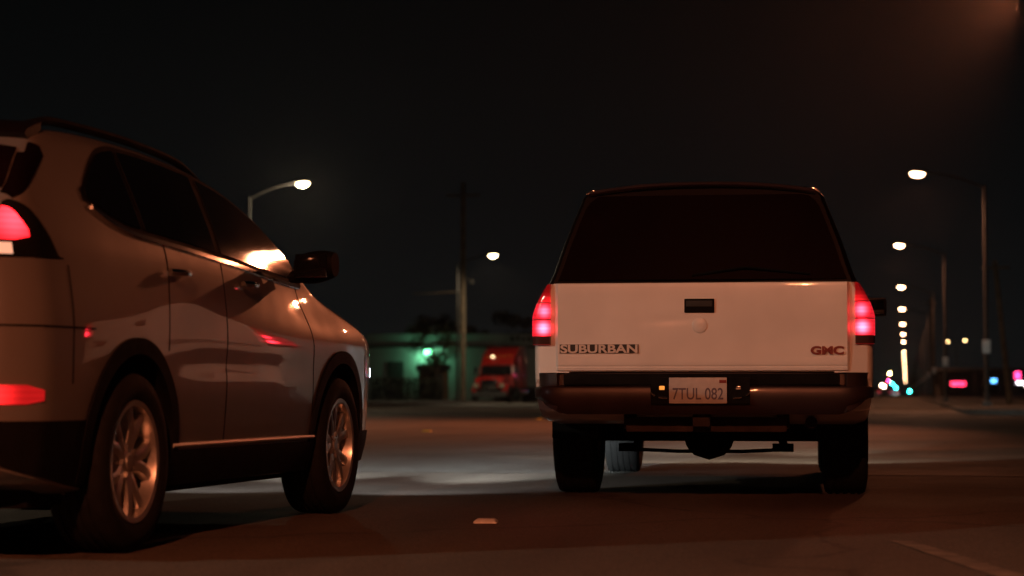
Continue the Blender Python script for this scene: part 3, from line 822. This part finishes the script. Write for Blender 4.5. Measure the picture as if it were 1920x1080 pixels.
    wm = make_wheel(.372, .250, .215, root, spokes=False)
    first = True
    for cy in (AX, FX):
        for sg in (1, -1):
            p = (sg * .83, cy, .372)
            if first: wm.location = p; first = False
            else: inst(wm, root, p, (0, 0, 0 if sg > 0 else PI))
    # front: grille and lamps
    MB().box((0, 5.37, .93), (1.2, .03, .22)).build('grille', M['black'], root, bevel=.01)
    MB().box((0, 5.42, .60), (1.86, .16, .20)).build('front_bumper', M['chrome'], root, bevel=.04)
    for sg in (1, -1):
        MB().box((sg * .68, 5.37, .94), (.24, .03, .18)).build('headlight', HEAD_Y, root, bevel=.01)
        spot('headlight_beam', root, (sg * .68, 5.46, .94), (R(90 - 5), 0, 0), 330, (1, .80, .58), 80, .4, .06)
        spot('headlight_beam', root, (sg * .68, 5.46, .94), (R(90 - 4.6), 0, 0), 5000, (1, .80, .58), 26, 1, .06)
    return root

M['roof_lip'] = pbr('roof_lip_paint', (.06, .035, .035), .3, coat=.5, var=.2, scale=6)
M['tail_dull'] = pbr('tail_housing_red', (.13, .012, .012), .3, emit=(1, .02, .02), es=.10)
M['tail_dark'] = pbr('reversing_lens_dark', (.05, .02, .02), .2)
M['amber'] = pbr('amber_lens', (.6, .25, .03), .2, emit=(1, .35, .06), es=.9)
SUV_T1 = glow_lamp('brake_lens_lit', (1, .02, .038), [(.905, -.02, 1.098), (-.905, -.02, 1.098)], .75, 20, .064)
SUV_T2 = glow_lamp('running_lens_lit', (1, .022, .04), [(.91, -.02, 1.0), (-.91, -.02, 1.0)], .85, 34, .070)
SUV_T3 = glow_lamp('upper_lens_lit', (1, .015, .02), [(.88, -.02, 1.13), (-.88, -.02, 1.13)], .12, 1.6, .11)
HEAD_Y = pbr('headlamp_lens_warm', (.9, .85, .8), .1, emit=(1, .85, .6), es=6)
suv()

# ================================================================= RED TRACTOR UNIT ACROSS THE ROAD
def truck():
    root = empty('semi_truck', (-25.85, 131.2, .0), R(177), 'red tractor truck with tall roof fairing parked in front of the pale building', 'truck')
    # local: forward +y
    b = MB(); b.prism_x([(-1.0, 1.0), (1.0, 1.0), (1.05, 1.75), (.75, 2.45), (-1.0, 2.5)], -1.12, 1.12); cab = b.build('cab', M['red_paint'], root, bevel=.06)
    b = MB(); b.prism_x([(-3.0, .9), (-1.0, .9), (-1.0, 3.0), (-3.0, 3.1)], -1.15, 1.15); b.build('sleeper', M['red_paint'], root, bevel=.06)
    b = MB(); b.prism_x([(.75, 2.46), (.2, 3.05), (-1.0, 3.62), (-2.8, 3.66), (-2.9, 3.0), (-1.0, 2.46)], -1.08, 1.08); b.build('roof_fairing', M['red_paint'], root, bevel=.08)
    b = MB(); b.prism_x([(1.04, 1.0), (2.75, .95), (2.85, 1.35), (2.6, 1.62), (1.05, 1.80)], -.95, .95); hood = b.build('hood', M['red_paint'], root, bevel=.10)
    b = MB(); b.box((0, 2.80, 1.18), (1.05, .14, .62)); b.build('grille', M['chrome'], hood, bevel=.03)
    b = MB(); b.prism_x([(1.075, 1.78), (.80, 2.40), (.82, 2.41), (1.10, 1.79)], -1.02, 1.02); b.build('windscreen', M['glass'], cab)
    for sg in (1, -1):
        b = MB(); b.prism_x([(.95, 1.75), (.70, 2.32), (-.1, 2.34), (-.1, 1.75)], sg * 1.10, sg * 1.135); b.build('side_window', M['glass'], cab)
        b = MB(); b.prism_x([(1.2, .55), (1.3, 1.05), (1.75, 1.3), (2.3, 1.2), (2.8, .85), (2.82, .55), (2.45, .55), (2.3, .95), (1.9, 1.08), (1.55, .9), (1.5, .55)], sg * .80, sg * 1.18); b.build('front_fender', M['red_paint'], root, bevel=.04)
        b = MB(); b.box((sg * .86, 2.86, 1.10), (.32, .10, .24)); b.build('headlight', M['truck_lamp'], root, bevel=.03)
        b = MB(); b.box((sg * 1.32, 1.1, 2.05), (.22, .10, .50)); b.tube([(sg * 1.12, 1.05, 2.2), (sg * 1.3, 1.08, 2.2)], .02, 6); b.build('door_mirror', M['chrome'], cab, bevel=.02)
        b = MB(); b.lathe([(.30, sg * .98), (.48, sg * .98), (.52, sg * 1.02), (.52, sg * 1.22), (.48, sg * 1.26), (.28, sg * 1.25), (.10, sg * 1.18), (.01, sg * 1.18)], 24, 'x', (0, 2.05, .52)); b.build('wheel', M['tyre'], root)
        for y in (-3.6, -4.9):
            b = MB(); b.lathe([(.30, sg * .70), (.48, sg * .70), (.52, sg * .74), (.52, sg * 1.20), (.48, sg * 1.24), (.28, sg * 1.15), (.10, sg * 1.10), (.01, sg * 1.10)], 24, 'x', (0, y, .52)); b.build('wheel', M['tyre'], root)
        b = MB(); b.tube([(sg * .95, -.6, .72), (sg * .95, -2.6, .72)], .30, 16); b.build('fuel_tank', M['chrome'], root)
        b = MB(); b.tube([(sg * 1.0, -3.15, .8), (sg * 1.0, -3.15, 3.8)], .07, 10); b.build('exhaust_stack', M['chrome'], root)
    b = MB(); b.box((0, 2.92, .55), (2.3, .22, .36)); b.build('front_bumper', M['trim'], root, bevel=.05)
    b = MB(); b.box((-.43, -2.2, .85), (.10, 6.8, .25)); b.box((.43, -2.2, .85), (.10, 6.8, .25)); b.box((0, -4.2, 1.03), (.9, .8, .10)); b.build('chassis', M['grime'], root)
    for x in (-.8, -.4, 0, .4, .8):
        MB().box((x, .28, 3.0), (.14, .10, .07)).build('marker_lamp', M['truck_marker'] if x == .4 else M['amber_dull'], root, bevel=.02)
    return root
M['truck_lamp'] = pbr('truck_headlamp', (.20, .17, .13), .2, emit=(1, .7, .35), es=.03)
M['truck_marker'] = pbr('truck_marker_lit', (.8, .7, .5), .2, emit=(1, .75, .4), es=8)
M['amber_dull'] = pbr('amber_dull', (.5, .22, .03), .3)
truck()

# ================================================================= BUILDINGS
def pale_building():
    root = empty('pale_building', (-32.0, 148.5, 0), R(11), 'long low pale building lit greenish behind the red truck', 'building')
    w, h = 14.5, 5.0
    MB().box((0, 6, 1.99), (w, 12, 3.98)).build('wall', M['wall'], root, bevel=.02)
    MB().box((0, -.06, 4.05), (w + .2, .30, .16)).build('cornice', M['trim'], root, bevel=.02)
    MB().box((0, 6, 4.57), (w - .1, 12, .86)).build('parapet', M['wall'], root, bevel=.02)
    for x in (-5.0, 3.6):
        f = MB().box((x, -.02, 1.5), (1.2, .10, 2.9)).build('door', M['trim'], root, bevel=.01)
        MB().tube([(x + .45, -.09, 1.3), (x + .45, -.09, 1.6)], .02, 6).build('handle', M['steel'], f)
    b = MB()
    for k in range(8): b.box((3.6 + .42 * k, -.12, 4.62 + .05 * math.sin(k * 2)), (.26, .08, .36 - .08 * (k % 3)))
    b.build('sign_letters', M['trim'], root, bevel=.02)
    lf = MB().box((-2.6, -.18, 3.72), (.55, .28, .34)).build('wall_lamp', M['trim'], root, bevel=.03)
    MB().box((-2.6, -.34, 3.68), (.48, .06, .26)).build('lens', M['green_lens'], lf, bevel=.01)
    l = bpy.data.lights.new('wall_lamp_light', 'POINT'); l.energy = 120; l.color = (.25, 1, .50); l.shadow_soft_size = .15
    lo = bpy.data.objects.new('wall_lamp_light', l); COL.objects.link(lo); lo.parent = root; lo.location = (-2.6, -.62, 3.4)
    return root
M['green_lens'] = pbr('green_lens', (.6, .9, .7), .3, emit=(.14, 1, .36), es=7)
pale_building()
def shed():
    root = empty('shed', (-31.6, 137, .14), R(11), 'low brown board shed behind the dark hedge', 'shed')
    MB().box((0, 0, 1.0), (2.0, 2.2, 2.0)).build('wall', M['brown'], root, bevel=.02)
    MB().prism_x([(-1.3, 2.0), (1.3, 2.0), (1.3, 2.08), (0, 2.45), (-1.3, 2.08)], -1.15, 1.15).build('roof', M['trim'], root)
    d = MB().box((.3, -1.12, .95), (.8, .06, 1.8)).build('door', M['trim'], root, bevel=.01)
    MB().tube([(.58, -1.17, .9), (.58, -1.17, 1.05)], .02, 6).build('handle', M['steel'], d)
shed()
def far_hall():
    root = empty('dark_store', (9.8, 259, .14), R(-1), 'long dark low store with lit signs far down the right side', 'building')
    MB().box((1.5, 5, 1.6), (16, 10, 3.2)).build('wall', M['dark_facade'], root, bevel=.02)
    MB().box((1.5, -1.0, 3.35), (17, 3, .32)).build('canopy', M['trim'], root, bevel=.02)
    for x in (-5.5, -1.5, 3.0, 7): MB().tube([(x, -2.2, 0), (x, -2.2, 3.2)], .08, 8).build('post', M['steel'], root)
    for x in (-4, 0.3, 5): MB().box((x, -.02, 1.3), (2.0, .08, 1.5)).build('window', M['glass'], root, bevel=.02)
def neon(name, loc, w, h, mat, label, tubes):
    root = empty(name, loc, 0, label, 'lit sign')
    MB().box((0, .06, 0), (w + .12, .08, h + .12)).build('backing', M['trim'], root, bevel=.02)
    b = MB()
    for k in range(tubes):
        z = (k - (tubes - 1) / 2) * h / max(tubes, 1)
        b.tube([(-w / 2 + w * t, -.01, z + .05 * math.sin(t * 22 + k)) for t in np.linspace(0, 1, 24)], h / tubes * .30, 6)
    b.build('tube_lights', mat, root)
def emi(n, c, s): return pbr(n, tuple(.4 * x for x in c), .3, emit=c, es=s)
far_hall()
neon('neon_sign', (6.25, 255.5, 1.75), 1.7, .55, emi('neon_red', (1, .03, .10), 9), 'wide glowing red neon sign on the far dark store', 2)
neon('blue_sign', (10.46, 255.6, 2.1), .62, .50, emi('neon_blue', (.12, .45, 1), 6), 'small glowing blue sign on the far dark store', 2)
neon('pink_sign', (13.3, 256.0, 2.75), .62, .90, emi('neon_pink', (1, .04, .18), 9), 'tall glowing pink sign above a white sign at the right edge', 3)
neon('white_sign', (13.55, 256.0, 1.85), .70, .42, emi('neon_white', (1, .9, 1), 9), 'small glowing white sign under the pink sign at the right edge', 1)

# twin head car park light
root = empty('twin_light', (7.3, 307, .14), 0, 'twin headed amber car park light standing far off above the dark store', 'lamp post')
MB().tube([(0, 0, 0), (0, 0, 8.0)], [.10, .06], 10).build('pole', M['steel'], root)
MB().tube([(-1.25, 0, 8.05), (0, 0, 7.95), (1.25, 0, 8.2)], .04, 6).build('arm', M['steel'], root)
for x, z in ((-1.25, 8.02), (1.25, 8.17)):
    MB().box((x, 0, z + .08), (.55, .35, .14)).build('head', M['steel'], root, bevel=.03)
    MB().ellipsoid((x, 0, z - .02), (.22, .15, .10), 12, 5).build('lens', emi('amber_head', (1, .62, .25), 22 if x < 0 else 11), root)

# ================================================================= TRAFFIC SIGNALS AND SHOP LAMPS FAR DOWN THE ROAD
def signal(loc, zl, col, label, k, s):
    root = empty('traffic_signal', (loc[0], loc[1], .0), 0, label, 'traffic light', 'far traffic signals')
    MB().tube([(.45, .1, .0), (.45, .1, zl + .9)], .07, 8).build('pole', M['steel'], root)
    b = MB(); b.box((0, 0, zl), (.42, .25, 1.15)); b.box((.28, .05, zl), (.2, .06, .06)); h = b.build('housing', M['trim'], root, bevel=.03)
    for i, nm in enumerate(('red_lens', 'amber_lens', 'green_lens')):
        lit = i == k
        m = emi('signal_lit_' + str(k) + str(s), col, s) if lit else M['tail_dark']
        MB().ellipsoid((0, -.13, zl + .36 - .36 * i), (.15, .06, .15), 14, 8).build(nm, m, h)
TEAL = (.02, 1, .78)
signal((-3.94, 610), 3.75, TEAL, 'highest teal lit traffic signal left of the bright lamp column', 2, 420)
signal((-3.1, 690), 2.75, TEAL, 'lower teal lit traffic signal just left of the bright lamp column', 2, 420)
signal((1.3, 700), 1.55, TEAL, 'teal lit traffic signal at the foot of the bright lamp column', 2, 700)
signal((-4.66, 569), 3.6, (1, .02, .10), 'red lit traffic signal beside the white suv far down the road', 0, 260)
def lamp_globe(name, x, y, z, col, s, label, r=.2):
    root = empty(name, (x, y, 0), 0, label, 'lamp post')
    MB().tube([(0, 0, 0), (0, 0, z)], [.09, .05], 8).build('pole', M['steel'], root)
    MB().ellipsoid((0, 0, z + r * .8), (r, r, r), 14, 9).build('globe', emi('globe' + name + label[:6], col, s), root)
    MB().lathe([(.01, z + r * 2.1), (r * .6, z + r * 1.75), (r * .5, z + r * 1.6)], 12, 'z').build('cap', M['trim'], root)
lamp_globe('globe_lamp', -3.77, 508, 5.2, (1, .62, .22), 130, 'amber globe lamp far away above the teal signals')
lamp_globe('globe_lamp', -4.55, 406, 1.95, (1, .66, .42), 60, 'cream globe lamp far away beside the white suv')
lamp_globe('globe_lamp', -4.15, 410, 1.75, (1, .74, .52), 50, 'cream globe lamp far away right of its twin by the white suv')

# far small cars
def sedan(name, loc, rz, mat, label, lit):
    root = empty(name, loc, rz, label, 'car', 'far cars on the road')
    zt = P((0, .80), (.08, 1.0), (.6, 1.05), (1.1, 1.38), (1.6, 1.44), (2.4, 1.42), (3.2, 1.02), (4.2, .88), (4.45, .62))
    pl_ = P((0, .82), (.15, .96), (.6, 1), (3.8, 1), (4.3, .93), (4.45, .78))
    hz = P((.2, .80), (.5, .88), (.9, .88), (1.0, .82), (1.44, .58))
    rows = []
    for y in list(np.linspace(0, 4.45, 30)):
        half = [(hz(z) * pl_(y), y, z) for z in np.linspace(.22, zt(y) - .03, 12)]
        half.append((half[-1][0] * .85, y, zt(y)))
        rows.append([(0, y, .22)] + half + [(0, y, zt(y) + .02)] + [(-p[0], p[1], p[2]) for p in reversed(half)])
    b = MB(); b.grid(rows, wrap=True); b.cap(rows[0]); b.cap(rows[-1]); b.build('body', mat, root, smooth=40)
    b = MB(); b.prism_x([(.62, 1.065), (1.08, 1.38), (1.06, 1.40), (.60, 1.085)], -.52, .52); b.build('rear_window', M['glass'], root)
    for sg in (1, -1):
        b = MB(); b.prism_x([(.85, 1.0), (1.25, 1.33), (2.35, 1.33), (2.95, 1.02)], sg * .70, sg * .845); b.build('side_window', M['glass'], root)
        MB().box((sg * .66, -.0, .82), (.26, .10, .13)).build('tail_light', lit, root, bevel=.02)
        for y in (.85, 3.55):
            b = MB(); b.lathe([(.01, sg * .86), (.20, sg * .87), (.22, sg * .88), (.31, sg * .87), (.32, sg * .80), (.32, sg * .70), (.20, sg * .70)], 20, 'x', (0, y, .32)); b.build('wheel', M['tyre'], root)
dim_red = emi('far_tail_lamp', (1, .05, .08), 1.6)
sedan('sedan', (-4.6, 318, .004), 0, M['silver_paint'], 'small pale sedan far down the road beside the white suv', dim_red)
sedan('sedan', (-2.0, 365, .004), 0, M['dark_paint'], 'small dark sedan far down the road below the lamp column', dim_red)

# ================================================================= POLES
def utility_pole():
    root = empty('utility_pole', (-27.2, 126.1, .14), 0, 'tall wooden utility pole with a long bare side arm near the red truck', 'utility pole', None)
    MB().tube([(0, 0, 0), (0, 0, 13.7)], [.19, .14], 12).build('pole', M['wood'], root)
    b = MB(); b.tube([(0, -.18, 6.85), (-1.6, -.15, 6.76), (-3.2, -.1, 6.72)], [.05, .045, .04], 8); b.build('side_arm', M['wood'], root)
    b = MB(); b.tube([(.1, -.1, 7.75), (.55, -.15, 7.5)], .05, 8); b.box((.62, -.15, 7.46), (.24, .22, .30)); b.build('bracket_lamp', M['steel'], root, bevel=.01)
    MB().box((0, 0, 12.9), (2.2, .10, .12)).build('crossarm', M['wood'], root, bevel=.01)
utility_pole()
def plain_pole(a, c, r, label, mat):
    root = empty('utility_pole', (a[0], a[1], .14), 0, label, 'utility pole', 'bare poles on the right verge')
    d = (c[0] - a[0], c[1] - a[1], c[2])
    MB().tube([(0, 0, 0), (d[0] * .5, d[1] * .5, d[2] * .5), d], [r, r * .9, r * .75], 10).build('pole', mat, root)
    MB().box((d[0] * .93, d[1] * .93 , d[2] * .95), (1.3, .1, .1)).build('crossarm', mat, root, bevel=.01)
plain_pole((4.7, 97.6), (4.1, 97.5, 6.6), .14, 'thin dark bare pole leaning left near the right picture edge', M['wood'])
plain_pole((2.5, 193.6), (2.35, 193.9, 9.3), .16, 'brown wooden pole among the right hand lamps', M['wood'])

# ================================================================= TREES
def leaf_cloud(b, centre, rad, n, s, squash=.8):
    for _ in range(n):
        d = Vector((random.gauss(0, 1), random.gauss(0, 1), random.gauss(0, 1))).normalized() * (random.random() ** .45)
        p = Vector(centre) + Vector((d.x * rad, d.y * rad, d.z * rad * squash))
        u = Vector((random.gauss(0, 1), random.gauss(0, 1), random.gauss(0, 1))).normalized(); w = u.cross(Vector((random.random(), random.random(), 1))).normalized()
        k = s * random.uniform(.6, 1.3); i = b.addv([p - u * k, p + w * k * .45, p + u * k, p - w * k * .45]); b.f.append((i, i + 1, i + 2, i + 3))
def tree(loc, h, cr, label, mat, n=900, nc=9, s=.16, bare=.4):
    root = empty('tree', loc, 0, label, 'tree')
    b = MB(); b.tube([(0, 0, 0), (.05, 0, h * .3), (.0, .05, h * .6)], [.13, .10, .07], 8)
    lb = MB()
    for k in range(nc):
        a = 2 * PI * k / nc + random.uniform(-.3, .3); rr = cr * random.uniform(.3, .9); zz = h * random.uniform(bare + .1, .92)
        c = (rr * math.cos(a), rr * math.sin(a), zz)
        b.tube([(0, 0, h * random.uniform(.25, .5)), (c[0] * .5, c[1] * .5, zz * .8), c], [.05, .035, .012], 6)
        leaf_cloud(lb, c, cr * random.uniform(.28, .5), n // nc, s)
    b.build('trunk', M['bark'], root); lb.build('crown', mat, root, weld=False)
tree((-30.3, 131.8, .14), 5.2, 1.9, 'small thin tree in front of the green lit wall', M['leaf'], 2000, 12, .12, .32)
tree((-39, 168, 0), 7.3, 2.8, 'dark bushy tree showing above the roof behind the building, left of the pole', M['leaf_dark'], 1600, 11, .25)
tree((-35.6, 170, 0), 6.4, 1.3, 'small dark tree top above the roof right of the utility pole', M['leaf_dark'], 700, 7, .2)
tree((-33.0, 176, 0), 8.0, 2.0, 'tall dark tree above the roof beside the white suv', M['leaf_dark'], 1500, 10, .25)
tree((-39.5, 140, 0), 5.6, 2.0, 'dark tree at the left end of the pale building', M['leaf_dark'], 1400, 10, .2, .1)
def hedge():
    root = empty('hedge', (-31.0, 126.5, .14), R(11), 'dark clipped hedge along the kerb in front of the brown shed', 'hedge')
    lb = MB()
    for k in range(3000):
        p = Vector((random.uniform(-2.2, 2.2), random.uniform(-.4, .4), random.uniform(0, 1.45) ** 1))
        u = Vector((random.gauss(0, 1), random.gauss(0, 1), random.gauss(0, 1))).normalized(); w = u.cross(Vector((.3, .2, 1))).normalized()
        q = random.uniform(.06, .13); i = lb.addv([p - u * q, p + w * q * .5, p + u * q, p - w * q * .5]); lb.f.append((i, i + 1, i + 2, i + 3))
    lb.build('foliage', M['leaf_dark'], root, weld=False)
    b = MB()
    for k in range(12): b.tube([(-2 + .36 * k, 0, 0), (-2 + .36 * k, .02, 1.1)], .03, 6)
    b.build('stems', M['bark'], root)
hedge()

# ================================================================= NIGHT HAZE
hz_b = MB().box((0, 900, 7.5), (3400, 2800, 17.0))
hm = bpy.data.materials.new('night_haze'); hm.use_nodes = True
nt = hm.node_tree; nt.nodes.clear()
ho = nt.nodes.new('ShaderNodeOutputMaterial'); pv = nt.nodes.new('ShaderNodeVolumePrincipled')
pv.inputs['Color'].default_value = (.92, .92, .92, 1); pv.inputs['Density'].default_value = .00014; pv.inputs['Anisotropy'].default_value = .8
nt.links.new(pv.outputs[0], ho.inputs['Volume'])
tag(hz_b.build('haze', hm), kind='stuff')
